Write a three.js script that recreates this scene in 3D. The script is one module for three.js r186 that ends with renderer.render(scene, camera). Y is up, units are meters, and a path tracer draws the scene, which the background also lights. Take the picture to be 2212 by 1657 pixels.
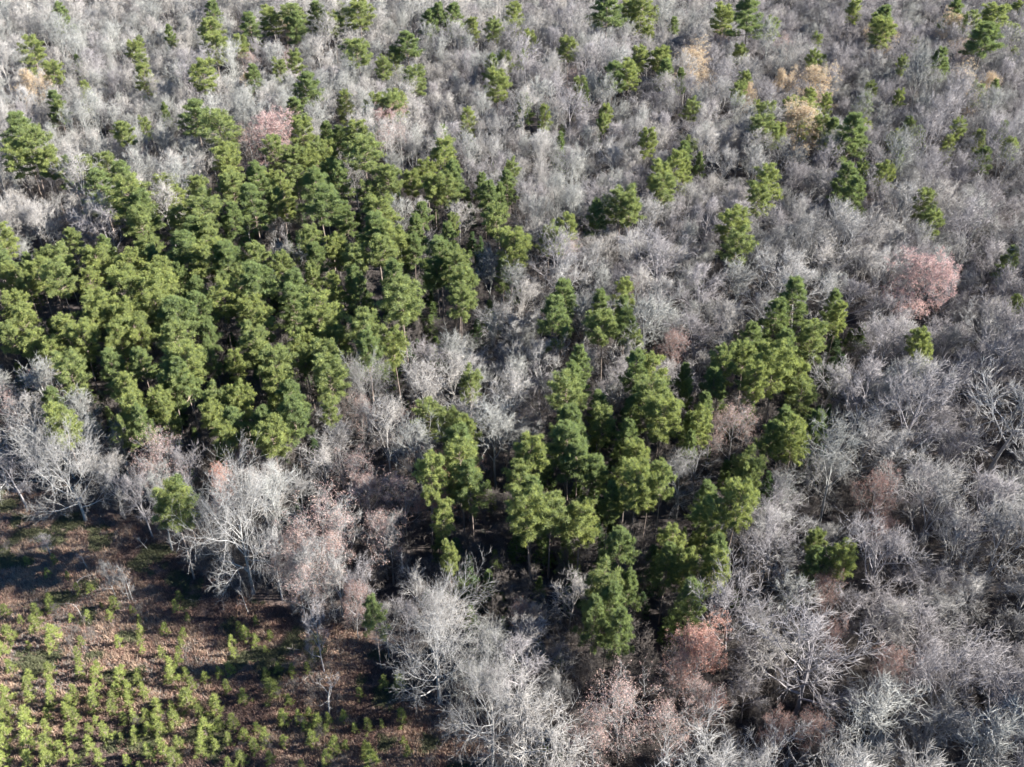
import * as THREE from 'three';
import { Sky } from 'three/addons/objects/Sky.js';
import { mergeGeometries } from 'three/addons/utils/BufferGeometryUtils.js';

// ---------------------------------------------------------------- camera, sky, sun, exposure
const scene = new THREE.Scene();
const CAM_H = 110, PITCH = 37.2 * Math.PI / 180, F = 2100, CX = 1106, CY = 828.5;   // F: focal length in units of a 2212 x 1657 picture
const camera = new THREE.PerspectiveCamera(2 * Math.atan(CY / F) * 180 / Math.PI, 1024 / 767, 1, 3000);
camera.position.set(0, CAM_H, 0);
camera.rotation.set(-PITCH, 0, 0);
scene.add(camera);

const sunDir = new THREE.Vector3(0.87, 0.47, 0.0).normalize();
const sky = new Sky();
sky.name = 'sky'; sky.userData.kind = 'structure';
sky.scale.setScalar(2500);
sky.material.uniforms.sunPosition.value.copy(sunDir);
sky.material.uniforms.turbidity.value = 2.0;
sky.material.uniforms.rayleigh.value = 1.0;
sky.material.uniforms.mieCoefficient.value = 0.004;
sky.material.uniforms.cloudCoverage.value = 0;
scene.add(sky);
scene.environmentIntensity = 0.1;

const sun = new THREE.DirectionalLight(new THREE.Color(1, 0.955, 0.89), 5);
sun.position.copy(sunDir).multiplyScalar(400).add(new THREE.Vector3(0, 0, -200));
sun.target.position.set(0, 0, -200);
sun.castShadow = true;
sun.shadow.mapSize.set(4096, 4096);
Object.assign(sun.shadow.camera, { left: -320, right: 320, top: 320, bottom: -320, near: 1, far: 1200 });
scene.add(sun, sun.target);

const renderer = new THREE.WebGLRenderer({ antialias: true });
renderer.setSize(1024, 767);
renderer.toneMapping = THREE.LinearToneMapping;
renderer.toneMappingExposure = 5.6;
renderer.shadowMap.enabled = true;

// ---------------------------------------------------------------- helpers
function rng(seed) {
  let a = seed >>> 0;
  return () => { a = (a + 0x6D2B79F5) >>> 0; let t = a; t = Math.imul(t ^ (t >>> 15), t | 1); t ^= t + Math.imul(t ^ (t >>> 7), t | 61); return ((t ^ (t >>> 14)) >>> 0) / 4294967296; };
}
const V = (x = 0, y = 0, z = 0) => new THREE.Vector3(x, y, z);
const clamp = (x, a, b) => Math.min(b, Math.max(a, x));
const smooth = (a, b, x) => { const t = clamp((x - a) / (b - a), 0, 1); return t * t * (3 - 2 * t); };
function hash2(x, y) { let h = Math.imul(x | 0, 374761393) ^ Math.imul(y | 0, 668265263); h = Math.imul(h ^ (h >>> 13), 1274126177); return ((h ^ (h >>> 16)) >>> 0) / 4294967296; }
function noise2(x, y) {
  const xi = Math.floor(x), yi = Math.floor(y), u = x - xi, v = y - yi, a = u * u * (3 - 2 * u), b = v * v * (3 - 2 * v);
  return (hash2(xi, yi) * (1 - a) + hash2(xi + 1, yi) * a) * (1 - b) + (hash2(xi, yi + 1) * (1 - a) + hash2(xi + 1, yi + 1) * a) * b;
}
const fbm = (x, y, o = 4) => { let s = 0, a = 0.5, n = 0; for (let i = 0; i < o; i++) { s += a * noise2(x, y); n += a; a *= 0.5; x = x * 2.03 + 17.1; y = y * 2.03 + 5.7; } return s / n; };
const groundY = (x, z) => 1.6 * (fbm(x * 0.012 + 3, z * 0.012 + 9, 3) - 0.5) + 0.25 * (fbm(x * 0.13, z * 0.13, 2) - 0.5);

// survey: a sight line from the drone's position to the level h above the ground
const SP = Math.sin(PITCH), CP = Math.cos(PITCH);
function at(px, py, h = 0) {
  const u = (px - CX) / F, v = (py - CY) / F, down = SP + v * CP, fwd = CP - v * SP, t = (CAM_H - h) / down;
  return V(u * t, h, -fwd * t);
}
const depthAt = (p) => (CAM_H - p.y) * SP + -p.z * CP;
function see(p) { const d = depthAt(p), up = -((CAM_H - p.y) * CP - -p.z * SP); return [CX + p.x / d * F, CY - up / d * F, d]; }
// tile coordinates of the ninefold survey map (3 x 3 sheets, each 2212 x 1657) to the whole
const sheet = (i, j, x, y) => [(i * 1024 + x / 2.16) * 0.72005, (j * 767 + y / 2.16) * 0.72005];

const used = new Map();
function numbered(name) { const n = used.get(name) ?? 0; used.set(name, n + 1); return n ? name + '_' + String(n).padStart(3, '0') : name; }
function shade(o) { o.traverse((m) => { if (m.isMesh) { m.castShadow = true; m.receiveShadow = true; } }); return o; }
function tag(o, label, category, group) { o.userData.label = label; o.userData.category = category; if (group) o.userData.group = group; return o; }
function part(name, geometry, material, parent) { const m = new THREE.Mesh(geometry, material); m.name = name; m.castShadow = m.receiveShadow = true; parent.add(m); return m; }

// ---------------------------------------------------------------- mesh builder: tapered tubes and blades
class Build {
  constructor() { this.p = []; this.n = []; this.c = []; this.i = []; }
  tube(pts, rad, sides, col) {
    const base = this.p.length / 3, k = pts.length, a = V(), b = V(), t = V();
    for (let j = 0; j < k; j++) {
      t.subVectors(pts[Math.min(k - 1, j + 1)], pts[Math.max(0, j - 1)]).normalize();
      a.set(Math.abs(t.y) > 0.9 ? 1 : 0, Math.abs(t.y) > 0.9 ? 0 : 1, 0).cross(t).normalize(); b.crossVectors(t, a);
      for (let s = 0; s < sides; s++) {
        const g = s / sides * Math.PI * 2, x = Math.cos(g), y = Math.sin(g), nx = a.x * x + b.x * y, ny = a.y * x + b.y * y, nz = a.z * x + b.z * y;
        this.p.push(pts[j].x + nx * rad[j], pts[j].y + ny * rad[j], pts[j].z + nz * rad[j]); this.n.push(nx, ny, nz);
        const c = col.length ? col : [1, 1, 1]; this.c.push(c[0], c[1], c[2]);
      }
    }
    for (let j = 0; j < k - 1; j++) for (let s = 0; s < sides; s++) {
      const q = base + j * sides + s, r = base + j * sides + (s + 1) % sides;
      this.i.push(q, r, q + sides, r, r + sides, q + sides);
    }
  }
  spike(a, b, r, col) {      // a three-sided twig running out to a point
    const base = this.p.length / 3, t = V().subVectors(b, a).normalize(), u = V(Math.abs(t.y) > 0.9 ? 1 : 0, Math.abs(t.y) > 0.9 ? 0 : 1, 0).cross(t).normalize(), w = V().crossVectors(t, u);
    for (let s = 0; s < 3; s++) {
      const g = s / 3 * Math.PI * 2, x = Math.cos(g), y = Math.sin(g), nx = u.x * x + w.x * y, ny = u.y * x + w.y * y, nz = u.z * x + w.z * y;
      this.p.push(a.x + nx * r, a.y + ny * r, a.z + nz * r); this.n.push(nx, ny, nz); this.c.push(...col);
    }
    this.p.push(b.x, b.y, b.z); this.n.push(t.x, t.y, t.z); this.c.push(...col);
    this.i.push(base, base + 1, base + 3, base + 1, base + 2, base + 3, base + 2, base, base + 3);
  }
  tri(a, b, c, col) {
    const base = this.p.length / 3;
    for (const q of [a, b, c]) { this.p.push(q.x, q.y, q.z); this.c.push(col[0], col[1], col[2]); }
    this.i.push(base, base + 1, base + 2);
  }
  geometry() {
    const g = new THREE.BufferGeometry();
    g.setAttribute('position', new THREE.Float32BufferAttribute(this.p, 3));
    if (this.n.length === this.p.length) g.setAttribute('normal', new THREE.Float32BufferAttribute(this.n, 3));
    g.setAttribute('color', new THREE.Float32BufferAttribute(this.c, 3));
    g.setIndex(this.i);
    return g;
  }
}
function randDir(R, out = V()) { const z = R() * 2 - 1, a = R() * Math.PI * 2, s = Math.sqrt(1 - z * z); return out.set(s * Math.cos(a), z, s * Math.sin(a)); }
function offAxis(R, d, ang) {      // a direction leaning ang away from d
  const q = randDir(R); q.addScaledVector(d, -q.dot(d)).normalize();
  return V().copy(d).multiplyScalar(Math.cos(ang)).addScaledVector(q, Math.sin(ang));
}

// ---------------------------------------------------------------- materials
const bark = new THREE.MeshStandardMaterial({ vertexColors: true, roughness: 0.95 });
const needle = new THREE.MeshPhysicalMaterial({ vertexColors: true, roughness: 1, transmission: 0.45, thickness: 0, side: THREE.DoubleSide, specularIntensity: 0.5 });
const deadLeaf = new THREE.MeshPhysicalMaterial({ vertexColors: true, roughness: 1, transmission: 0.4, thickness: 0, side: THREE.DoubleSide, specularIntensity: 0.3 });
const straw = new THREE.MeshStandardMaterial({ vertexColors: true, roughness: 1, side: THREE.DoubleSide });

// true height and crown radius of a finished tree
function measured(v, share) {
  const p = v.twigs.attributes.position, r = []; let h = 0;
  for (let i = 0; i < p.count; i++) { r.push(Math.hypot(p.getX(i), p.getZ(i))); h = Math.max(h, p.getY(i)); }
  r.sort((a, b) => a - b); v.R = r[Math.floor(r.length * share)]; v.h = h; return v;
}

// ---------------------------------------------------------------- bare hardwoods
// P: h height, r0 trunk radius, t0 where limbs start, top where the leader ends, limbs, R crown radius, a0/a1 limb angle low/high, kids per level, twig radius
function bareTree(seed, P) {
  const R = rng(seed), lead = new Build(), limbs = [], twigs = new Build(), leaves = P.leaf ? new Build() : null;
  const tone = P.tone ?? [0.36, 0.34, 0.32];
  const mul = (k) => { const j = k * (0.85 + 0.3 * R()); return [tone[0] * j, tone[1] * j, tone[2] * j]; };
  const nseg = [9, 6, 4, 2], kids = P.kids ?? [0, 8, 6, 5], wig = [0.05, P.wig ?? 0.22, 0.3, 0.35], lift = [0, P.lift ?? 0.1, 0.05, 0.03];
  const leafAt = (q, d) => {
    for (let k = 0; k < P.leaf.per; k++) {
      const o = randDir(R).multiplyScalar(0.5 * R()).add(q), s = P.leaf.size * (0.6 + 0.8 * R()), u = randDir(R).multiplyScalar(s), w = randDir(R).multiplyScalar(s * 0.7), c = P.leaf.colors[Math.floor(R() * P.leaf.colors.length)], j = 0.75 + 0.5 * R(), cc = [c[0] * j, c[1] * j, c[2] * j];
      const e = V().addVectors(o, u), f = V().addVectors(o, w), m = V().addVectors(e, w);
      leaves.tri(o, e, m, cc); leaves.tri(o, m, f, cc);
    }
  };
  function grow(p, d, len, r, level) {
    const n = nseg[level], pts = [p.clone()], rad = [r]; const q = p.clone(), dir = d.clone(), dirs = [dir.clone()];
    for (let s = 1; s <= n; s++) {
      dir.addScaledVector(randDir(R), wig[level]); dir.y += lift[level]; dir.normalize();
      q.addScaledVector(dir, len / n); pts.push(q.clone()); dirs.push(dir.clone()); rad.push(r * (1 - 0.78 * s / n));
    }
    (level <= 1 ? limbs[limbs.length - 1] : twigs).tube(pts, rad, [7, 5, 4, 3][level], mul(level <= 1 ? 1.05 : 1));
    const m = Math.round(kids[level] * (0.8 + 0.4 * R()));
    for (let k = 0; k < m; k++) {
      const t = level === 1 ? 0.3 + 0.7 * (k + R()) / m : 0.15 + 0.85 * (k + R()) / m, f = Math.min(n - 1e-3, t * n), s = Math.floor(f);
      const o = V().lerpVectors(pts[s], pts[s + 1], f - s), dd = offAxis(R, dirs[Math.min(n, s + 1)], (t > 0.95 ? 0.3 : 0.58 + 0.45 * R()));
      if (level < 3) grow(o, dd, len * (0.62 - 0.3 * t) * (0.75 + 0.5 * R()), Math.max(P.twig * 1.2, rad[s] * 0.55), level + 1);
      else { const e = V().copy(o).addScaledVector(dd, (0.55 + 0.6 * R()) * (P.fine ?? 1)); e.y += 0.08; twigs.spike(o, e, P.twig, mul(0.92)); if (leaves && R() < P.leaf.share) leafAt(e, dd); }
    }
  }
  // leader
  const pts = [], rad = [], q = V(0, -0.4, 0), dir = V((R() - 0.5) * 0.12, 1, (R() - 0.5) * 0.12).normalize(), n = 9, L = P.h * P.top + 0.4;
  for (let s = 0; s <= n; s++) {
    pts.push(q.clone()); rad.push(P.r0 * (1 - 0.72 * s / n) * (s === 0 ? 1.35 : 1));
    dir.addScaledVector(randDir(R), 0.06); dir.y += 0.08; dir.normalize(); q.addScaledVector(dir, L / n);
  }
  lead.tube(pts, rad, 8, mul(0.95));
  for (let k = 0; k < P.limbs; k++) {
    const u = (k + 0.6 * R()) / P.limbs, t = P.t0 + (1 - P.t0) * u, f = Math.min(n - 1e-3, t * n), s = Math.floor(f), o = V().lerpVectors(pts[s], pts[s + 1], f - s);
    const ang = P.a0 + (P.a1 - P.a0) * u + (R() - 0.5) * 0.3, az = k * 2.4 + R() * 0.9, d = V(Math.sin(ang) * Math.cos(az), Math.cos(ang), Math.sin(ang) * Math.sin(az));
    const reach = Math.min(P.R / Math.max(0.35, Math.sin(ang)), (P.h * 1.04 - o.y) / Math.max(0.3, Math.cos(ang) + 0.15)) * (0.8 + 0.3 * R());
    if (P.split || !k) limbs.push(new Build());
    grow(o, d, Math.max(1.5, reach), rad[s] * (P.limbR ?? 0.5), 1);
  }
  return measured({ lead: lead.geometry(), limbs: limbs.map((l) => l.geometry()), twigs: twigs.geometry(), leaves: leaves && leaves.geometry() }, 0.93);
}

// ---------------------------------------------------------------- conifers
function conifer(seed, P) {
  const R = rng(seed), lead = new Build(), wood = new Build(), fol = new Build();
  const pts = [], rad = [], q = V(0, -0.4, 0), dir = V((R() - 0.5) * 0.08, 1, (R() - 0.5) * 0.08).normalize(), n = 9;
  for (let s = 0; s <= n; s++) { pts.push(q.clone()); rad.push(P.r0 * (1 - 0.86 * s / n)); dir.addScaledVector(randDir(R), 0.03); dir.y += 0.05; dir.normalize(); q.addScaledVector(dir, (P.h * 0.97 + 0.4) / n); }
  const bc = P.bark ?? [0.19, 0.15, 0.125];
  lead.tube(pts, rad, 7, bc);
  const blade = (o, d, len, wid, c) => {
    const s = randDir(R).cross(d).normalize().multiplyScalar(wid), e = V().copy(o).addScaledVector(d, len);
    fol.tri(V().addVectors(o, s), V().subVectors(o, s), e, c);
  };
  const tuft = (o, d, size) => {
    const g = P.green[Math.floor(R() * P.green.length)], j = 0.8 + 0.4 * R();
    for (let k = 0; k < P.blades; k++) { const jj = j * (0.85 + 0.3 * R()); blade(o, offAxis(R, d, 0.25 + 1.15 * R()), size * (0.7 + 0.6 * R()), P.bladeW * size, [g[0] * jj, g[1] * jj, g[2] * jj]); }
  };
  for (let k = 0; k < P.limbs; k++) {
    const u = (k + R() * 0.8) / P.limbs, y = P.base + (1 - P.base) * u, f = Math.min(n - 1e-3, clamp(y, 0, 0.985) * n), s = Math.floor(f), o = V().lerpVectors(pts[s], pts[s + 1], f - s);
    const prof = P.profile(u) * (0.72 + 0.5 * R()), len = P.R * prof, az = k * 2.4 + R() * 1.2, el = P.e0 + (P.e1 - P.e0) * u + (R() - 0.5) * 0.35;
    const d = V(Math.cos(el) * Math.cos(az), Math.sin(el), Math.cos(el) * Math.sin(az)), m = 4, bp = [o.clone()], br = [P.r0 * 0.3 * (1 - 0.7 * u) + 0.015], c = o.clone();
    for (let j = 1; j <= m; j++) { d.addScaledVector(randDir(R), 0.12); d.y += P.curl ?? 0.06; d.normalize(); c.addScaledVector(d, len / m); bp.push(c.clone()); br.push(br[0] * (1 - 0.85 * j / m)); }
    wood.tube(bp, br, 4, [bc[0] * 1.15, bc[1] * 1.1, bc[2] * 1.05]);
    const count = Math.max(3, Math.round(P.tufts * (0.35 + 0.65 * prof)));
    for (let j = 0; j < count; j++) {
      const t = P.inner + (1 - P.inner) * Math.sqrt((j + R()) / count), ff = Math.min(m - 1e-3, t * m), ss = Math.floor(ff), b = V().lerpVectors(bp[ss], bp[ss + 1], ff - ss);
      const side = randDir(R); side.y = side.y * 0.5 + 0.12; const w = P.fan * (0.2 + R()) * (0.5 + 0.6 * prof) * (1.15 - 0.5 * t);
      b.addScaledVector(side, w);
      tuft(b, V().copy(side).multiplyScalar(0.8).addScaledVector(d, 0.7).add(V(0, 0.55, 0)).normalize(), P.tuft * (0.8 + 0.4 * R()));
    }
  }
  return measured({ lead: lead.geometry(), limbs: [wood.geometry()], twigs: fol.geometry() }, 0.95);
}
const PINE_GREENS = [[0.215, 0.25, 0.072], [0.178, 0.215, 0.066], [0.255, 0.288, 0.082], [0.14, 0.175, 0.06]];
const domed = (u) => Math.sqrt(Math.max(0.02, 1 - Math.pow(Math.max(0, (u - 0.3) / 0.76), 3))) * (0.62 + 0.38 * smooth(0, 0.3, u));
const coned = (u) => 0.08 + 0.95 * Math.pow(1 - u, 0.8) * smooth(-0.25, 0.15, u);

const pineVariants = [];
for (let k = 0; k < 9; k++) {
  const R = rng(100 + k);
  pineVariants.push(conifer(200 + k * 7, { h: 23, r0: 0.24, R: 4.2, base: [0.62, 0.67, 0.52, 0.71, 0.64, 0.58, 0.69, 0.46, 0.65][k], limbs: 40 + (k % 3) * 6, tufts: 54, inner: 0.2, fan: 0.95, tuft: 0.58, blades: 15, bladeW: 0.055, e0: -0.05, e1: 0.75, curl: 0.05, profile: k % 3 === 2 ? (u) => 0.25 + 0.8 * Math.pow(1 - u, 0.7) : domed, green: PINE_GREENS.map((g) => g.map((c, i) => c * [[1, 1, 1], [1.10, 1.07, 0.98], [0.80, 0.87, 0.88]][k % 3][i])) }));
}
const cedarVariants = [];
for (let k = 0; k < 5; k++) cedarVariants.push(conifer(400 + k * 3, { h: 9, r0: 0.11, R: 1.9, base: 0.06, limbs: 64, tufts: 13, inner: 0.2, fan: 0.34, tuft: 0.36, blades: 11, bladeW: 0.11, e0: 0.15, e1: 1.2, curl: 0.08, profile: coned, green: k % 2 ? [[0.085, 0.135, 0.036], [0.07, 0.12, 0.042]] : [[0.125, 0.17, 0.036], [0.1, 0.145, 0.036]] }));
const saplingVariants = [];
for (let k = 0; k < 6; k++) saplingVariants.push(conifer(500 + k * 3, { h: 3, r0: 0.045, R: 0.95, base: 0.05, limbs: 22, tufts: 7, inner: 0.3, fan: 0.1, tuft: 0.34, blades: 12, bladeW: 0.06, e0: 0.35, e1: 1.25, curl: 0.1, profile: (u) => 0.15 + 0.85 * Math.pow(1 - u, 0.6), green: [[0.245, 0.285, 0.065], [0.21, 0.25, 0.06], [0.275, 0.305, 0.078]].map((g) => g.map((c) => c * [1, 0.8, 1.1][k % 3])) }));

// ---------------------------------------------------------------- hardwood variants
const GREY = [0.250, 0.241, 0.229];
const bareVariants = [];
for (let k = 0; k < 12; k++) {
  const R = rng(700 + k), tall = k % 2;
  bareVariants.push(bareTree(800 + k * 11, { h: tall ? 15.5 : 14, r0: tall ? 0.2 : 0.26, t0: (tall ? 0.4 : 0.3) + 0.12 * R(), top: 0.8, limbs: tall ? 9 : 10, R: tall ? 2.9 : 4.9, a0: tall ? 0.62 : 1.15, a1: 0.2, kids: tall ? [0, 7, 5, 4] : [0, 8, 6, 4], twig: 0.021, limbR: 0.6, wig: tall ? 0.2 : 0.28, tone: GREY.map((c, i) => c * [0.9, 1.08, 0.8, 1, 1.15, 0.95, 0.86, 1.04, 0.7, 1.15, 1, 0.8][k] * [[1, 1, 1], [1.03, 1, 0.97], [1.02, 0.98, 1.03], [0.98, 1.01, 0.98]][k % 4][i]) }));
}
const oakVariants = [];
for (let k = 0; k < 4; k++) oakVariants.push(bareTree(1300 + k * 5, { split: true, h: 20, r0: 0.44, t0: 0.3, top: 0.62, limbs: 15, R: 10.5, a0: 1.3, a1: 0.26, kids: [0, 12, 8, 4], twig: 0.018, limbR: 0.46, wig: 0.34, lift: 0.06, fine: 1.1, tone: [0.25, 0.24, 0.225] }));
const LEAF = {
  pink: [[0.38, 0.26, 0.235], [0.42, 0.31, 0.275], [0.33, 0.22, 0.20], [0.35, 0.26, 0.20]],
  salmon: [[0.45, 0.26, 0.20], [0.42, 0.22, 0.17], [0.43, 0.31, 0.24], [0.36, 0.205, 0.17]],
  tan: [[0.47, 0.37, 0.24], [0.50, 0.42, 0.29], [0.42, 0.32, 0.20], [0.38, 0.25, 0.15]],
  rose: [[0.43, 0.29, 0.27], [0.46, 0.33, 0.30], [0.38, 0.24, 0.23], [0.36, 0.25, 0.21]],
  red: [[0.27, 0.165, 0.15], [0.31, 0.205, 0.18], [0.23, 0.135, 0.12], [0.28, 0.20, 0.155]],
};
const leafVariants = {};
for (const [kind, colors] of Object.entries(LEAF)) leafVariants[kind] = [0, 1, 2].map((k) => bareTree(1500 + k * 13 + kind.charCodeAt(0) * 101, { h: 16, r0: 0.2, t0: 0.34, top: 0.8, limbs: 12, R: 4.6, a0: 1.15, a1: 0.25, kids: [0, 6, 4, 4], twig: 0.018, tone: GREY, leaf: { colors, size: 0.115, per: { rose: 20, pink: 7, red: 11, salmon: 22, tan: 20 }[kind], share: kind === 'pink' ? 0.8 : 1 } }));

// ---------------------------------------------------------------- ground
const fieldEdge = [[-400, 1000], [-60, 1012], [90, 1048], [200, 1105], [330, 1150], [420, 1235], [560, 1300], [700, 1340], [800, 1378], [880, 1440], [960, 1530], [1060, 1640], [1150, 1800], [1150, 2300], [-1500, 2300], [-1500, 1015]].map(([x, y]) => { const p = at(x, Math.min(y, 2300)); return [p.x, p.z]; });
function inPoly(poly, x, z) { let c = false; for (let i = 0, j = poly.length - 1; i < poly.length; j = i++) { const [a, b] = poly[i], [d, e] = poly[j]; if ((b > z) !== (e > z) && x < (d - a) * (z - b) / (e - b) + a) c = !c; } return c; }
const inField = (x, z) => inPoly(fieldEdge, x, z);

// the two close pine stands, outlined at crown height
const stands = [[[-60, 520], [120, 480], [230, 500], [330, 400], [470, 330], [620, 300], [700, 260], [830, 270], [960, 350], [1110, 340], [1140, 480], [1130, 560], [1020, 640], [900, 700], [880, 740], [760, 770], [690, 930], [520, 960], [380, 950], [240, 900], [150, 830], [0, 790], [-60, 790]],
  [[1180, 870], [1290, 830], [1370, 780], [1420, 760], [1500, 830], [1560, 760], [1650, 680], [1740, 640], [1850, 640], [1880, 720], [1830, 850], [1790, 960], [1660, 980], [1560, 1150], [1590, 1290], [1480, 1340], [1400, 1390], [1230, 1400], [1210, 1280], [1120, 1290], [920, 1260], [900, 1100], [930, 1000], [930, 880], [1040, 880], [1060, 1000], [1180, 1010]]].map((s) => s.map(([x, y]) => { const p = at(x, y, 14); return [p.x, p.z]; }));
const inStand = (x, z) => inPoly(stands[0], x, z) ? 1 : inPoly(stands[1], x, z) ? 2 : 0;

function groundTexture() {
  const N = 1024, data = new Uint8Array(N * N * 4), per = (x, y, s) => { // periodic noise
    const f = (a, b) => noise2(a, b), u = x / N, v = y / N, X = u * s, Y = v * s;
    return (f(X, Y) * (1 - u) + f(X - s, Y) * u) * (1 - v) + (f(X, Y - s) * (1 - u) + f(X - s, Y - s) * u) * v;
  };
  const A = [0.120, 0.082, 0.066], B = [0.19, 0.135, 0.105], C = [0.065, 0.052, 0.044], D = [0.095, 0.09, 0.058];
  const enc = (l) => Math.round(255 * clamp(l <= 0.0031308 ? 12.92 * l : 1.055 * Math.pow(l, 1 / 2.4) - 0.055, 0, 1));
  for (let y = 0; y < N; y++) for (let x = 0; x < N; x++) {
    const a = per(x, y, 14), b = per(x, y, 60), c = per(x, y, 300), d = per(x + 311, y + 87, 22);
    const k1 = smooth(0.35, 0.75, 0.5 * a + 0.3 * b + 0.2 * c), k2 = smooth(0.5, 0.8, 0.6 * b + 0.4 * c), k3 = smooth(0.6, 0.85, 0.6 * d + 0.4 * c), o = (y * N + x) * 4;
    for (let i = 0; i < 3; i++) { let v = A[i] * (1 - k1) + B[i] * k1; v = v * (1 - k2) + C[i] * k2; v = v * (1 - k3) + D[i] * k3; data[o + i] = enc(v * (0.75 + 0.5 * hash2(x, y))); }
    data[o + 3] = 255;
  }
  const t = new THREE.DataTexture(data, N, N); t.wrapS = t.wrapT = THREE.RepeatWrapping; t.magFilter = THREE.LinearFilter; t.colorSpace = THREE.SRGBColorSpace; t.needsUpdate = true; return t;
}
{
  const g = new THREE.PlaneGeometry(1500, 1500, 300, 300); g.rotateX(-Math.PI / 2); g.translate(0, 0, -300);
  const p = g.attributes.position, uv = g.attributes.uv;
  for (let i = 0; i < p.count; i++) { p.setY(i, groundY(p.getX(i), p.getZ(i))); uv.setXY(i, p.getX(i) / 38, p.getZ(i) / 38); }
  g.computeVertexNormals();
  const col = new Float32Array(p.count * 3);
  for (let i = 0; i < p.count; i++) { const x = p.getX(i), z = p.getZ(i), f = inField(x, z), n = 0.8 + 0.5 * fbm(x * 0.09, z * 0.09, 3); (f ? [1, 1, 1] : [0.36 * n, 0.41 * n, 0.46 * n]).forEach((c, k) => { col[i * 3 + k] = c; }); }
  g.setAttribute('color', new THREE.BufferAttribute(col, 3));
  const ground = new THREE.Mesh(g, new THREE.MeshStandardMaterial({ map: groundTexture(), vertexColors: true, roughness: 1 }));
  ground.name = 'ground'; ground.userData = { kind: 'structure', label: 'reddish brown ground under leaf litter and dry grass' }; ground.receiveShadow = true; scene.add(ground);
}

// ---------------------------------------------------------------- placing things
const taken = [];      // [x, z, radius, height] of every tall thing
const things = [];
function place(proto, pos, scaleXZ, scaleY, turn) {
  const r = new THREE.Group(); r.position.set(pos.x, groundY(pos.x, pos.z), pos.z); r.rotation.y = turn; r.scale.set(scaleXZ, scaleY, scaleXZ); scene.add(r); return r;
}
function conif(kind, v, pos, sx, sy, turn) {
  const r = place(v, pos, sx, sy, turn); r.name = numbered(kind); r.userData.variant = v;
  part('trunk', v.lead, bark, r); const c = part('crown', v.twigs, needle, r); part('branches', v.limbs[0], bark, c); return r;
}
function hardwood(kind, v, pos, sx, sy, turn) {
  const r = place(v, pos, sx, sy, turn); r.name = numbered(kind); r.userData.variant = v;
  const t = part('trunk', v.lead, bark, r); for (const l of v.limbs) part(v.limbs.length > 1 ? 'limb' : 'limbs', l, bark, t); const c = part('crown', v.twigs, bark, r); if (v.leaves) part('leaves', v.leaves, deadLeaf, c); return r;
}

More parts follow.
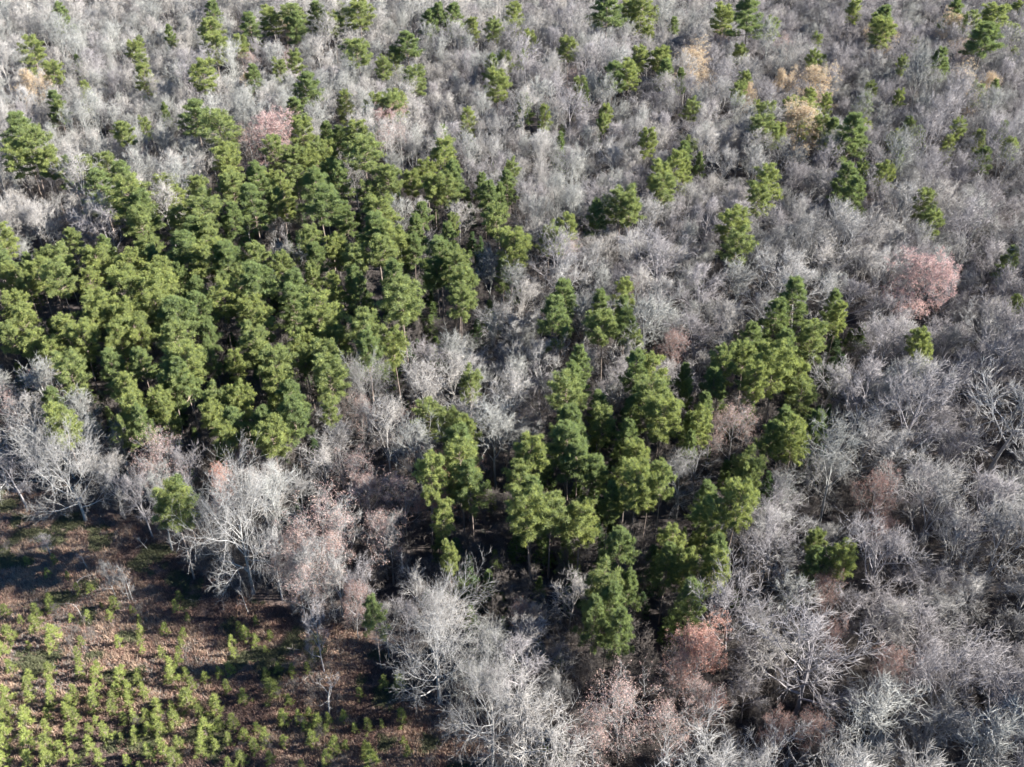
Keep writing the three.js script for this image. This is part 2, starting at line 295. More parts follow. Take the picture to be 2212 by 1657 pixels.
// pines: on each sheet [x of the crown, y of its top, width of the crown]
const PINES = {
  '0,0': [[345, -10, 130], [180, 210, 130], [320, 375, 100], [490, 340, 50], [530, 510, 80], [340, 570, 110], [360, 640, 80], [850, 240, 80], [905, 210, 60], [880, 310, 80], [910, 390, 100], [1100, 140, 80], [1360, -20, 110], [1350, 90, 130], [1350, 175, 150], [1540, 195, 90], [1740, 10, 130], [1600, 60, 130], [1900, -10, 150], [1880, 60, 130], [2050, -10, 120], [2150, 60, 110], [2190, -20, 100], [1270, 360, 160], [1620, 400, 110], [1790, 360, 90], [1920, 290, 110], [1970, 450, 160], [1910, 610, 120], [1240, 640, 190], [1420, 680, 210], [790, 775, 120], [820, 870, 60], [1060, 650, 60], [915, 740, 70], [90, 720, 190], [130, 800, 220], [80, 880, 170], [280, 940, 140], [430, 1000, 120], [545, 990, 120], [680, 970, 120], [620, 1080, 180], [760, 1040, 170], [810, 1120, 220], [2100, 770, 90], [1280, 1120, 130], [880, 1210, 180], [870, 1330, 190], [1130, 1190, 130], [1260, 1220, 210], [1130, 1310, 140], [1230, 1400, 160], [1340, 1370, 170], [1160, 1490, 210], [1320, 1540, 190], [1470, 1110, 160], [1660, 1040, 170], [1620, 1170, 180], [1880, 930, 140], [1800, 1120, 140], [1900, 1060, 130], [2050, 1080, 210], [2100, 1190, 210], [2150, 1020, 160], [2110, 880, 100], [270, 1580, 120], [145, 1625, 110], [350, 1600, 100], [430, 1460, 100], [600, 1570, 160], [680, 1510, 130], [820, 1600, 150], [970, 1550, 150], [1650, 1560, 160], [1820, 1600, 130], [1990, 1450, 150], [2040, 1560, 130], [2180, 1500, 130], [2000, 930, 130], [2180, 800, 110], [1480, 1300, 140], [1750, 1200, 130]],
  '1,0': [[110, -20, 150], [560, 50, 110], [600, 110, 80], [720, 10, 120], [640, 0, 130], [850, 110, 90], [970, 100, 120], [1120, 10, 110], [1130, 120, 80], [1220, 180, 90], [1740, -40, 190], [1870, -20, 110], [1950, -40, 130], [110, 230, 170], [430, 190, 140], [340, 280, 90], [240, 340, 110], [480, 390, 130], [370, 560, 130], [280, 560, 160], [220, 580, 130], [20, 560, 100], [965, 330, 110], [1000, 410, 150], [1070, 320, 110], [1170, 310, 70], [1190, 575, 100], [1470, 230, 110], [1560, 470, 90], [1580, 540, 70], [1760, 390, 130], [1880, 370, 130], [1940, 290, 110], [2080, 290, 110], [2110, 380, 110], [2200, 440, 80], [820, 675, 90], [1720, 660, 70], [2010, 820, 110], [110, 770, 160], [130, 870, 230], [20, 790, 120], [640, 790, 110], [650, 880, 160], [560, 1010, 110], [690, 1010, 160], [450, 1080, 100], [600, 1110, 130], [690, 1090, 140], [310, 1050, 160], [170, 1150, 110], [1090, 1000, 90], [1080, 1080, 100], [930, 1090, 110], [950, 1150, 130], [1030, 1170, 90], [2080, 1010, 150], [2160, 960, 140], [2110, 1090, 150], [1820, 1165, 190], [1900, 1210, 180], [1690, 1270, 140], [1340, 1420, 120], [1400, 1470, 130], [1470, 1370, 120], [240, 1250, 180], [220, 1370, 190], [330, 1420, 180], [520, 1290, 110], [480, 1380, 130], [690, 1430, 110], [740, 1360, 100], [1040, 1290, 180], [980, 1350, 130], [1090, 1440, 200], [460, 1500, 130], [640, 1520, 190], [720, 1560, 190], [80, 1560, 160], [20, 1280, 110], [250, 1520, 190]],
  '2,0': [[270, -10, 140], [470, -40, 210], [570, 90, 120], [1320, 10, 120], [1130, -20, 90], [1800, -20, 130], [1900, 40, 140], [2060, 0, 150], [2000, 120, 190], [2180, -20, 90], [1300, 80, 150], [880, 310, 100], [420, 450, 80], [400, 520, 110], [560, 640, 110], [540, 720, 140], [600, 800, 100], [820, 630, 130], [930, 730, 110], [1000, 760, 100], [1130, 720, 180], [1180, 800, 120], [560, 1050, 170], [500, 1180, 130], [1090, 1050, 150], [1130, 1140, 150], [1200, 1030, 110], [1350, 1040, 120], [1610, 1210, 120], [1610, 1320, 150], [350, 1330, 170], [360, 1450, 170], [2150, 1590, 110], [20, 900, 90], [20, 1010, 90], [1720, 290, 140], [1800, 740, 100]],
  '0,1': [[130, 90, 130], [20, 30, 130], [210, 0, 160], [350, 10, 230], [420, 70, 200], [560, 60, 130], [750, 30, 230], [1000, 0, 180], [1030, 80, 210], [980, 200, 190], [1240, 120, 160], [1110, 30, 130], [1390, 130, 200], [1270, 210, 180], [1500, 40, 160], [1650, 20, 230], [1620, 100, 170], [1880, 60, 190], [1880, 160, 170], [2000, 30, 130], [2140, 90, 120], [1600, 240, 160], [1660, 320, 160], [1490, 270, 100], [1820, 280, 100], [2050, 210, 230], [2060, 310, 200], [610, 210, 200], [640, 290, 180], [830, 260, 190], [850, 360, 180], [110, 300, 160], [60, 210, 150], [30, 420, 160], [160, 470, 150], [470, 395, 190], [730, 410, 180], [880, 430, 160], [1100, 430, 200], [1130, 540, 240], [1180, 640, 210], [1330, 400, 130], [1330, 540, 130], [1600, 440, 190], [1520, 610, 120], [1700, 560, 120], [1960, 470, 160], [2090, 540, 190], [2110, 650, 210], [2170, 440, 140], [430, 580, 130], [700, 600, 160], [900, 590, 150], [1060, 700, 180], [800, 770, 170], [850, 850, 170], [1000, 850, 140], [900, 960, 160], [1050, 920, 130], [800, 1010, 120], [1350, 830, 160], [1370, 920, 140], [1560, 810, 160], [1790, 720, 160], [1850, 810, 180], [1870, 900, 210], [1680, 960, 180], [1740, 1040, 190], [1900, 1010, 150], [1660, 1100, 150], [300, 850, 130], [350, 930, 210], [2130, 890, 130], [1500, 960, 180], [1420, 1040, 160], [1140, 1380, 200], [1080, 1480, 230], [1930, 560, 140], [300, 520, 140], [560, 470, 150]],
  '1,1': [[60, 30, 170], [370, 10, 210], [390, 120, 280], [150, 110, 110], [740, 40, 210], [760, 140, 200], [1050, 0, 90], [620, 0, 130], [140, 320, 230], [150, 430, 220], [350, 455, 170], [1440, 150, 180], [1430, 230, 230], [1690, 220, 160], [1720, 330, 200], [1840, 130, 130], [1850, 230, 150], [1850, 340, 170], [1930, 460, 120], [1510, 570, 180], [1530, 690, 200], [2030, 620, 190], [2040, 740, 240], [2070, 870, 240], [2100, 970, 200], [820, 710, 140], [700, 980, 160], [750, 1070, 230], [770, 1180, 250], [840, 1280, 220], [890, 1370, 170], [1680, 860, 140], [1690, 960, 160], [1470, 950, 210], [1490, 1070, 260], [1550, 1190, 220], [1660, 1290, 170], [1900, 900, 130], [1860, 1050, 160], [1900, 1160, 170], [1860, 1310, 170], [1740, 1460, 150], [2000, 1390, 140], [1230, 1430, 200], [1240, 1510, 260], [640, 1580, 150], [1840, 1530, 120], [1330, 1600, 200]],
  '2,1': [[680, 475, 170], [660, 560, 260], [740, 650, 160], [620, 690, 200], [1010, 210, 120], [1030, 300, 120], [30, 690, 100], [40, 790, 90], [230, 710, 150], [150, 880, 130], [150, 970, 160], [20, 1010, 100], [40, 1110, 120], [690, 970, 160], [770, 1040, 200], [880, 990, 140], [590, 1060, 150], [1570, 450, 140], [1600, 550, 120], [180, 1450, 160], [200, 1540, 200], [460, 1340, 130], [510, 1400, 120], [2190, 250, 90], [880, 390, 180]],
  '1,2': [[190, 500, 160], [1690, 330, 230], [1750, 450, 210], [1640, 540, 190], [1790, 630, 210], [1860, 340, 160], [1830, 90, 200], [2150, 70, 160], [2130, 200, 160], [690, 160, 120]],
  '2,2': [[60, 240, 170], [90, 430, 210], [230, 130, 180], [260, 260, 190], [870, 110, 130], [890, 210, 150], [1060, 190, 170]],
};
const CEDARS = {
  '0,0': [[1740, 1320, 60], [1430, 1400, 60], [1410, 1480, 60]],
  '1,0': [[1430, 770, 70], [1430, 850, 140], [1510, 700, 50], [1660, 770, 60], [1660, 820, 80], [1960, 840, 70], [1640, 1370, 60], [1560, 1390, 60], [610, 1350, 70], [830, 1310, 90], [550, 1550, 80], [370, 1630, 60], [985, 1030, 60]],
  '2,0': [[2040, 1400, 70]],
  '0,1': [[1260, 1110, 110], [1910, 1490, 70], [1920, 1580, 110], [1450, 660, 90], [250, 700, 80], [550, 650, 90], [640, 880, 90], [2000, 690, 110], [1850, 650, 100], [2080, 750, 100], [1480, 1110, 100], [1580, 1060, 90], [700, 980, 80], [560, 590, 90], [1230, 770, 90]],
  '1,1': [[160, 210, 110], [480, 240, 70], [580, 220, 80], [590, 290, 120], [380, 350, 90], [30, 380, 80], [1270, 360, 60], [830, 800, 120], [560, 880, 100], [430, 940, 60], [890, 980, 90], [860, 1060, 100], [1790, 1240, 120], [1110, 1430, 80], [1280, 1420, 110], [1460, 1550, 90], [950, 1450, 120], [1750, 1080, 110], [1640, 1180, 110], [1380, 1540, 90], [250, 620, 80], [500, 330, 80]],
  '2,1': [[600, 380, 90], [800, 180, 60], [760, 260, 80], [800, 310, 120], [1010, 430, 110], [1180, 430, 130], [520, 530, 90], [900, 680, 130], [1040, 640, 150], [970, 1000, 80], [1830, 600, 70], [170, 1240, 60], [950, 800, 110], [1450, 530, 80], [430, 1250, 90], [330, 1280, 80], [500, 1560, 100], [1100, 470, 100]],
  '1,2': [[540, 510, 110], [1500, 190, 90], [1680, 260, 120], [2130, 660, 140], [1280, 830, 110], [1410, 900, 100], [870, 870, 80], [1040, 690, 90], [1290, 1460, 130], [1400, 1560, 150], [690, 230, 130], [790, 340, 70], [1040, 520, 100], [830, 600, 130], [1000, 240, 100], [1280, 430, 100], [960, 370, 90], [1960, 520, 110]],
  '2,2': [[20, 100, 90], [930, 760, 110], [540, 1540, 110], [350, 500, 90], [720, 960, 80], [1030, 430, 80]],
};
const R0 = rng(42);
{
  for (const [key, rows] of Object.entries(PINES)) for (const [x, y, w] of rows) {
    const [i, j] = key.split(',').map(Number), [px, py] = sheet(i, j, x, y);
    let h = 22, p = at(px, py, h), W;
    for (let k = 0; k < 3; k++) { W = w / 2.16 * 0.72 / F * depthAt(p); h = clamp(11 + 1.7 * W, 13, 27); p = at(px, py, h); }
    p.y = 0;
    if (taken.some(([a, b, r]) => (a - p.x) ** 2 + (b - p.z) ** 2 < Math.max(2.4, W * 0.36) ** 2)) continue;
    const belt = inStand(p.x, p.z) === 2, v = pineVariants[belt ? [0, 2, 5, 7, 8, 2, 7, 4][Math.floor(R0() * 8)] : Math.floor(R0() * pineVariants.length)], s = W / (2 * v.R) * (j === 0 ? 1.28 : belt ? 1.16 : 1.2);
    const o = conif(h < 16.5 ? 'young_pine_tree' : 'pine_tree', v, p, s, h / v.h, R0() * 6.28); taken.push([p.x, p.z, W * 0.36, h]); things.push({ o, p, h, W, kind: 'pine' });
  }
  for (const [key, rows] of Object.entries(CEDARS)) for (const [x, y, w] of rows) {
    const [i, j] = key.split(',').map(Number), [px, py] = sheet(i, j, x, y);
    let h = 9, p = at(px, py, h), W;
    for (let k = 0; k < 3; k++) { W = w / 2.16 * 0.72 / F * depthAt(p); h = clamp(2.2 * W, 4, 13); p = at(px, py, h); }
    p.y = 0;
    const v = cedarVariants[Math.floor(R0() * cedarVariants.length)];
    const o = conif('cedar_tree', v, p, W / (2 * v.R), h / v.h, R0() * 6.28); taken.push([p.x, p.z, W * 0.3, h]); things.push({ o, p, h, W, kind: 'cedar' });
  }
}

// scattered young pines of the far wood
{
  const R = rng(271); let n = 0;
  while (n < 46) {
    const px = 1150 + 1050 * R(), py = 5 + 330 * R(); if (R() > smooth(1100, 2000, px) + 0.25) continue;
    const h = 13 + 4 * R(), p = at(px, py, h), W = 3.2 + 2 * R(); p.y = 0; n++;
    if (taken.some(([a, b]) => (a - p.x) ** 2 + (b - p.z) ** 2 < 9)) continue;
    const v = pineVariants[Math.floor(R() * pineVariants.length)], o = conif('young_pine_tree', v, p, W / (2 * v.R), h / v.h, R() * 6.28); taken.push([p.x, p.z, W * 0.36, h]); things.push({ o, p, h, W, kind: 'pine' });
  }
}

// hardwoods that still carry leaves: [x, y of the crown's middle, width, colour of the leaves] in the whole picture
const LEAFY = [[580, 285, 105, 'rose'], [535, 300, 80, 'pink'], [845, 262, 75, 'rose'], [630, 58, 45, 'tan'], [65, 185, 50, 'tan'], [540, 125, 40, 'pink'], [545, 175, 36, 'tan'], [620, 130, 40, 'pink'], [340, 985, 100, 'pink'], [320, 1020, 70, 'pink'], [690, 1120, 130, 'pink'], [725, 1170, 100, 'pink'], [640, 1170, 90, 'pink'], [870, 1070, 90, 'pink'], [800, 1060, 80, 'pink'], [880, 915, 70, 'pink'], [950, 1030, 90, 'salmon'], [1510, 1410, 120, 'salmon'], [1465, 1440, 90, 'pink'], [1350, 1520, 150, 'pink'], [1290, 1590, 110, 'pink'], [1440, 1560, 110, 'pink'], [1590, 912, 90, 'pink'], [1540, 920, 60, 'pink'], [1985, 600, 120, 'rose'], [1785, 1270, 75, 'red'], [1905, 1070, 85, 'red'], [1910, 1150, 60, 'red'], [1512, 132, 78, 'tan'], [1758, 180, 80, 'tan'], [1722, 270, 95, 'tan'], [1620, 215, 38, 'tan'], [2095, 180, 65, 'tan'], [2130, 185, 40, 'tan'], [2080, 110, 44, 'pink'], [1910, 82, 50, 'tan'], [2060, 50, 60, 'tan'], [1240, 172, 45, 'pink'], [1228, 540, 60, 'pink'], [108, 808, 60, 'pink'], [20, 880, 70, 'pink'], [520, 990, 70, 'pink'], [475, 1040, 55, 'salmon'], [1460, 745, 62, 'red'], [1860, 420, 40, 'red'], [1685, 180, 36, 'tan'], [1935, 1440, 80, 'red'], [1800, 1380, 60, 'red'], [1760, 1580, 70, 'red'], [1680, 1570, 70, 'red'], [1370, 620, 40, 'red'], [1570, 790, 36, 'red'], [780, 880, 60, 'pink'], [1520, 1510, 80, 'pink'], [300, 355, 44, 'pink'], [385, 360, 40, 'pink'], [1555, 75, 36, 'red'], [1690, 100, 44, 'pink'], [770, 1010, 85, 'pink'], [825, 1140, 90, 'pink'], [660, 1245, 90, 'pink'], [590, 1190, 60, 'pink'], [760, 1290, 60, 'red'], [1010, 1030, 60, 'salmon'], [1130, 1330, 50, 'red']];
for (const [px, py, w, kind] of LEAFY) {
  let h = 14, p = at(px, py, h * 0.7), W;
  for (let k = 0; k < 3; k++) { W = w * (kind === 'tan' ? 1.15 : 1) / F * depthAt(p); h = clamp(8.5 + 1.15 * W, 6, 20); p = at(px, py, h * 0.7); }
  p.y = 0;
  const v = leafVariants[kind][Math.floor(R0() * 3)], o = hardwood('leafy_tree', v, p, W / (2 * v.R) * 1.08, h / v.h, R0() * 6.28);
  taken.push([p.x, p.z, W * 0.42, h], [p.x, p.z + W * 0.5, W * 0.3, h]); things.push({ o, p, h, W, kind });
}

// single bare trees: [foot x, foot y, top y, width] in the whole picture
const OAKS = [[186, 1125, 895, 265, 'big'], [547, 1281, 965, 270, 'big'], [951, 1518, 1245, 290, 'big'], [1066, 1641, 1390, 280, 'big'], [1142, 1420, 1290, 110], [127, 520, 410, 150, 'big'], [804, 949, 745, 160, 'big'], [1063, 748, 640, 110], [930, 838, 720, 110], [1166, 845, 730, 70], [1090, 830, 735, 85], [542, 530, 435, 75], [620, 540, 455, 40], [595, 545, 460, 36], [1862, 905, 810, 130], [1755, 1100, 960, 200, 'big'], [690, 1340, 1150, 110], [760, 1240, 1060, 100], [60, 1100, 960, 120], [250, 1290, 1200, 46], [280, 1300, 1225, 40], [110, 1200, 1150, 40], [1340, 700, 560, 120], [1410, 690, 470, 150], [700, 1450, 1290, 70], [840, 1420, 1290, 80], [1190, 1560, 1440, 90], [1150, 1000, 870, 70], [1085, 970, 880, 90], [720, 990, 860, 90], [420, 1120, 960, 110], [600, 1080, 940, 110], [2030, 1000, 880, 150], [1600, 1560, 1440, 110], [1610, 1400, 1290, 130], [1750, 1250, 1120, 120], [1960, 1330, 1200, 160], [2100, 1150, 1010, 160], [2120, 1500, 1370, 180], [1880, 1580, 1450, 160], [1700, 1460, 1340, 120], [660, 1335, 1180, 85], [790, 1360, 1200, 85], [885, 1400, 1270, 75], [610, 1295, 1120, 95], [850, 1260, 1110, 95], [740, 1330, 1170, 80], [330, 1160, 1010, 100], [480, 1230, 1060, 100], [270, 1120, 980, 100], [20, 1060, 930, 110], [900, 1330, 1200, 80]];
for (const [bx, by, ty, w, big] of OAKS) {
  const p = at(bx, by, 0); let lo = 2, hi = 34;
  for (let k = 0; k < 30; k++) { const m = (lo + hi) / 2; if (see(V(p.x, m, p.z))[1] > ty) lo = m; else hi = m; }
  const h = lo, W = w / F * depthAt(V(p.x, h * 0.6, p.z)), v = big ? oakVariants[Math.floor(R0() * 4)] : bareVariants[Math.floor(R0() * 5) * 2];
  const o = hardwood(big ? 'oak_tree' : 'bare_tree', v, p, W / (2 * v.R) * (big ? 0.82 : 0.9), h / v.h, R0() * 6.28);
  taken.push([p.x, p.z, W * (big ? 0.22 : 0.33), h]); things.push({ o, p, h, W, kind: big ? 'oak' : 'bare' });
}

// pines and small cedars that close the gaps within the stands
{
  const R = rng(314);
  for (let n = 0; n < 3000; n++) {
    const x = -130 + 210 * R(), z = -90 - 190 * R(), st = inStand(x, z); if (!st) continue;
    if (st === 1 && n > 1800) continue;
    const small = R() < (st === 2 ? 0.4 : 0.55), r = small ? 1.0 : 2.3;
    if (taken.some(([a, b, q, hh]) => (a - x) ** 2 + (b - z) ** 2 < (small ? (st === 2 ? 1.5 : 2.3) : st === 2 ? Math.max(2.6, q + 0.8) : Math.max(3.6, q + 1.9)) ** 2)) continue;
    const p = V(x, 0, z);
    if (!small && st === 1 && see(V(x, 16, z))[0] > 720) continue;
    if (small || (st === 2 && R() < 0.25)) { const v = cedarVariants[Math.floor(R() * 5)], h = 5 + 5 * R(), W = 2.6 + 1.6 * R(), o = conif('cedar_tree', v, p, W / (2 * v.R), h / v.h, R() * 6.28); taken.push([x, z, r, h]); things.push({ o, p, h, W, kind: 'cedar' }); }
    else { const v = pineVariants[Math.floor(R() * pineVariants.length)], h = 15 + 7 * R(), W = (st === 2 ? 4.2 : 5.2) + 2.4 * R(), o = conif('pine_tree', v, p, W / (2 * v.R), h / v.h, R() * 6.28); taken.push([x, z, W * 0.36, h]); things.push({ o, p, h, W, kind: 'pine' }); }
  }
}

// planted saplings in the clearing: middle of each on the lower sheets
const SAPLINGS = {
  '0,2': [[320, 560, 70], [330, 620, 90], [240, 670, 90], [30, 640, 80], [130, 690, 50], [230, 740, 100], [60, 810, 110], [350, 800, 110], [330, 860, 90], [180, 855, 50], [20, 900, 100], [520, 830, 60], [560, 670, 60], [455, 675, 50], [650, 595, 40], [740, 600, 90], [850, 630, 50], [710, 670, 60], [770, 840, 80], [900, 690, 50], [910, 760, 60], [905, 830, 60], [915, 885, 50], [1060, 760, 60], [1180, 780, 50], [1165, 840, 50], [1155, 900, 50], [1140, 620, 60], [1155, 540, 50], [1150, 960, 60], [1110, 1030, 90], [1120, 1090, 90], [1040, 910, 60], [500, 920, 70], [510, 980, 70], [510, 1040, 80], [630, 1000, 70], [620, 1060, 90], [620, 1130, 80], [610, 1200, 90], [610, 1260, 100], [780, 1020, 70], [770, 1080, 90], [750, 1150, 90], [730, 1210, 80], [725, 1280, 90], [890, 1040, 60], [895, 1100, 80], [930, 1160, 80], [940, 1200, 60], [830, 1160, 100], [830, 1230, 80], [315, 1020, 90], [320, 1090, 70], [320, 1160, 70], [325, 1230, 90], [300, 1310, 70], [185, 1060, 80], [180, 1130, 90], [190, 1190, 80], [165, 1310, 100], [165, 1370, 110], [160, 1440, 90], [175, 1510, 120], [180, 1600, 100], [65, 1010, 80], [50, 1210, 120], [40, 1290, 110], [30, 1360, 110], [40, 1440, 120], [20, 1530, 100], [20, 1620, 100], [490, 1200, 100], [450, 1250, 110], [440, 1310, 100], [490, 1340, 100], [295, 1400, 90], [310, 1530, 120], [310, 1610, 130], [400, 1540, 90], [460, 1440, 110], [480, 1610, 90], [570, 1400, 70], [580, 1520, 100], [640, 1600, 90], [690, 1450, 110], [610, 1345, 60], [800, 1340, 80], [870, 1340, 80], [940, 1310, 80], [1020, 1290, 90], [1030, 1380, 70], [960, 1400, 80], [870, 1430, 80], [870, 1480, 70], [1130, 1360, 90], [1035, 1430, 70], [970, 1580, 100], [1065, 1560, 90], [1150, 1510, 80], [1130, 1620, 90], [900, 1640, 60], [820, 1620, 70], [1220, 1240, 110], [1200, 1200, 70], [1290, 1300, 70], [1400, 1280, 100], [1330, 1430, 110], [1420, 1380, 70], [1300, 1540, 90], [1480, 1480, 60], [1510, 1370, 70], [1580, 1440, 70], [1580, 1210, 80], [1665, 1400, 60], [1650, 1530, 80], [1560, 1600, 80], [1720, 1470, 80], [1750, 1600, 70], [1840, 1340, 80], [1760, 1170, 120], [1930, 1330, 60], [1980, 1390, 70], [2060, 1380, 90], [2110, 1400, 50], [1830, 1480, 60], [2030, 1490, 80], [2160, 1530, 80], [2110, 1600, 70], [1480, 1640, 60], [1950, 1640, 50], [1500, 850, 60], [1550, 760, 60], [1600, 810, 70], [1655, 840, 60], [1750, 800, 50], [1510, 910, 50], [1715, 880, 40], [1490, 1010, 60], [1420, 1040, 60], [1330, 1070, 60], [1240, 1120, 60], [1200, 1050, 60], [1470, 1140, 60], [1720, 1050, 60], [1800, 1010, 60], [1890, 1020, 60], [1990, 1010, 50], [1215, 680, 45], [1655, 695, 40], [430, 400, 45], [500, 500, 60], [580, 490, 60], [170, 320, 60], [350, 310, 60], [300, 390, 60], [780, 1450, 50], [2130, 1350, 60], [1870, 1220, 60], [2000, 1300, 60], [1110, 1260, 50], [1395, 1520, 60]],
  '1,2': [[115, 1170, 60], [280, 1120, 80], [380, 1130, 90], [390, 1340, 80], [170, 1390, 70], [85, 1400, 50], [400, 1470, 45], [170, 1560, 80], [195, 1610, 90], [430, 1550, 60], [260, 1360, 40], [20, 1330, 60], [150, 1500, 50], [20, 1500, 45]],
};
const saplingSpots = [];
for (const [key, rows] of Object.entries(SAPLINGS)) for (const [x, y, w] of rows) {
  const [i, j] = key.split(',').map(Number), [px, py] = sheet(i, j, x, y), p = at(px, py, 1.2), W = w / 2.16 * 0.72 / F * depthAt(p) * (px > 330 ? 1.15 : 0.9), h = clamp((1.7 + 0.6 * R0()) * W, 1.0, 4.4); p.y = 0;
  const v = saplingVariants[Math.floor(R0() * 6)], o = conif('pine_sapling', v, p, W / (2 * v.R), h / v.h, R0() * 6.28);
  saplingSpots.push([p.x, p.z]); things.push({ o, p, h, W, kind: 'sapling' });
}

// dead snags, bent stems and fallen logs in and by the clearing
{
  const snagVariants = [0, 1, 2].map((k) => bareTree(2500 + k * 3, { h: 5, r0: 0.09, t0: 0.45, top: 0.95, limbs: 5, R: 1.3, a0: 1.2, a1: 0.5, kids: [0, 3, 2, 1], twig: 0.016, limbR: 0.5, fine: 0.5, tone: [0.33, 0.31, 0.285] }));
  const snag = (foot, top, w, label) => {
    const [bx, by] = sheet(...foot), ty = sheet(...top)[1], tx = sheet(...top)[0], p = at(bx, by, 0); let lo = 0.8, hi = 14;
    for (let k = 0; k < 30; k++) { const m = (lo + hi) / 2; if (see(V(p.x, m, p.z))[1] > ty) lo = m; else hi = m; }
    const v = snagVariants[Math.floor(R0() * 3)], lean = (tx - see(V(p.x, lo, p.z))[0]) / F * depthAt(p) / lo, o = hardwood('dead_snag', v, p, w, lo / v.h, R0() * 6.28);
    o.rotation.set(0, o.rotation.y, 0); o.quaternion.premultiply(new THREE.Quaternion().setFromAxisAngle(V(0, 0, 1), -Math.atan(lean)));
    tag(o, label, 'dead tree');
  };
  snag([0, 2, 860, 580], [0, 2, 780, 330], 0.9, 'thin leaning dead snag with a fork of side branches among pine saplings');
  snag([0, 2, 335, 300], [0, 2, 285, 140], 0.7, 'thin pale leaning dead stem on dark weedy ground by the wood');
  snag([0, 2, 570, 370], [0, 2, 510, 240], 0.9, 'short twiggy grey dead sapling leaning over reddish weeds');
  snag([0, 2, 960, 250], [0, 2, 850, 140], 0.8, 'slender dead stem leaning beside a sunlit strip of grass');
  snag([0, 2, 2130, 1300], [0, 2, 2170, 1040], 1.5, 'grey dead tree with drooping branches standing alone between small pines');
  snag([0, 2, 1610, 660], [0, 2, 1550, 470], 0.8, 'thin dead stem leaning in front of broad oak at clearing edge');
  const stem = (name, pts, r, label, category) => {
    const b = new Build(), path = new THREE.CatmullRomCurve3(pts), q = path.getPoints(10), o = q[0].clone();
    b.tube(q.map((a) => a.clone().sub(o)), q.map((_, i) => r * (1 - 0.6 * i / 10)), 6, [0.34, 0.30, 0.26]);
    const g = new THREE.Group(); g.name = numbered(name); g.position.copy(o); scene.add(g); part('stem', b.geometry(), bark, g);
    const R = rng(Math.round(o.x * 100 + 5000)), c = new Build();
    for (let k = 0; k < 5; k++) { const a = q[3 + Math.floor(R() * 7)].clone().sub(o); c.spike(a, a.clone().add(randDir(R).setY(0.3 + 0.4 * R()).multiplyScalar(0.5 + 0.6 * R())), r * 0.45, [0.34, 0.30, 0.26]); }
    part('broken_branches', c.geometry(), bark, g); tag(g, label, category);
  };
  const G = (x, y, h, i = 0, j = 2) => { const [px, py] = sheet(i, j, x, y), p = at(px, py, h); p.y = h + groundY(p.x, p.z); return p; };
  stem('bent_sapling', [G(500, 495, -0.1), G(498, 462, 0.5), G(530, 430, 0.9), G(605, 408, 0.7)], 0.06, 'pale bent dead sapling arching over to one side above brown weeds', 'dead sapling');
  stem('bent_sapling', [G(532, 695, -0.1), G(508, 640, 0.8), G(470, 600, 1.2), G(375, 600, 0.8)], 0.055, 'reddish bent dead sapling arching low beside small pines', 'dead sapling');
  stem('fallen_log', [G(1860, 885, 0.07), G(1915, 892, 0.09), G(1985, 903, 0.06)], 0.1, 'thin pale fallen log lying in brown grass below the wood edge', 'log');
  stem('fallen_log', [G(1935, 1120, 0.08), G(1985, 1075, 0.1), G(2035, 1028, 0.08)], 0.08, 'straight grey fallen pole lying aslant near the lone dead tree', 'log');
  stem('fallen_log', [G(755, 1592, 0.06), G(790, 1552, 0.1), G(845, 1525, 0.06)], 0.07, 'crooked pale stick lying on a patch of bleached grass', 'log');
  stem('fallen_log', [G(1150, 1295, 0.1, 1, 0).setY(0.12), G(1180, 1300, 0.1, 1, 0).setY(0.14), G(1240, 1290, 0.1, 1, 0).setY(0.1)], 0.14, 'fallen grey log under the pines of the close stand', 'log');
  stem('fallen_log', [G(1040, 1005, 0.15, 1), G(1120, 935, 0.9, 1), G(1245, 890, 1.6, 1)], 0.2, 'thick pale broken limb propped aslant between the two broad oaks', 'log');
  stem('fallen_log', [G(100, 90, 0.08), G(150, 98, 0.1), G(215, 108, 0.07)], 0.11, 'weathered log lying on bare ground below the broad oak', 'log');
  stem('fallen_log', [G(1200, 560, 0.08), G(1270, 575, 0.1), G(1340, 560, 0.08)], 0.1, 'grey log lying in long shadow before the wood edge', 'log');
}

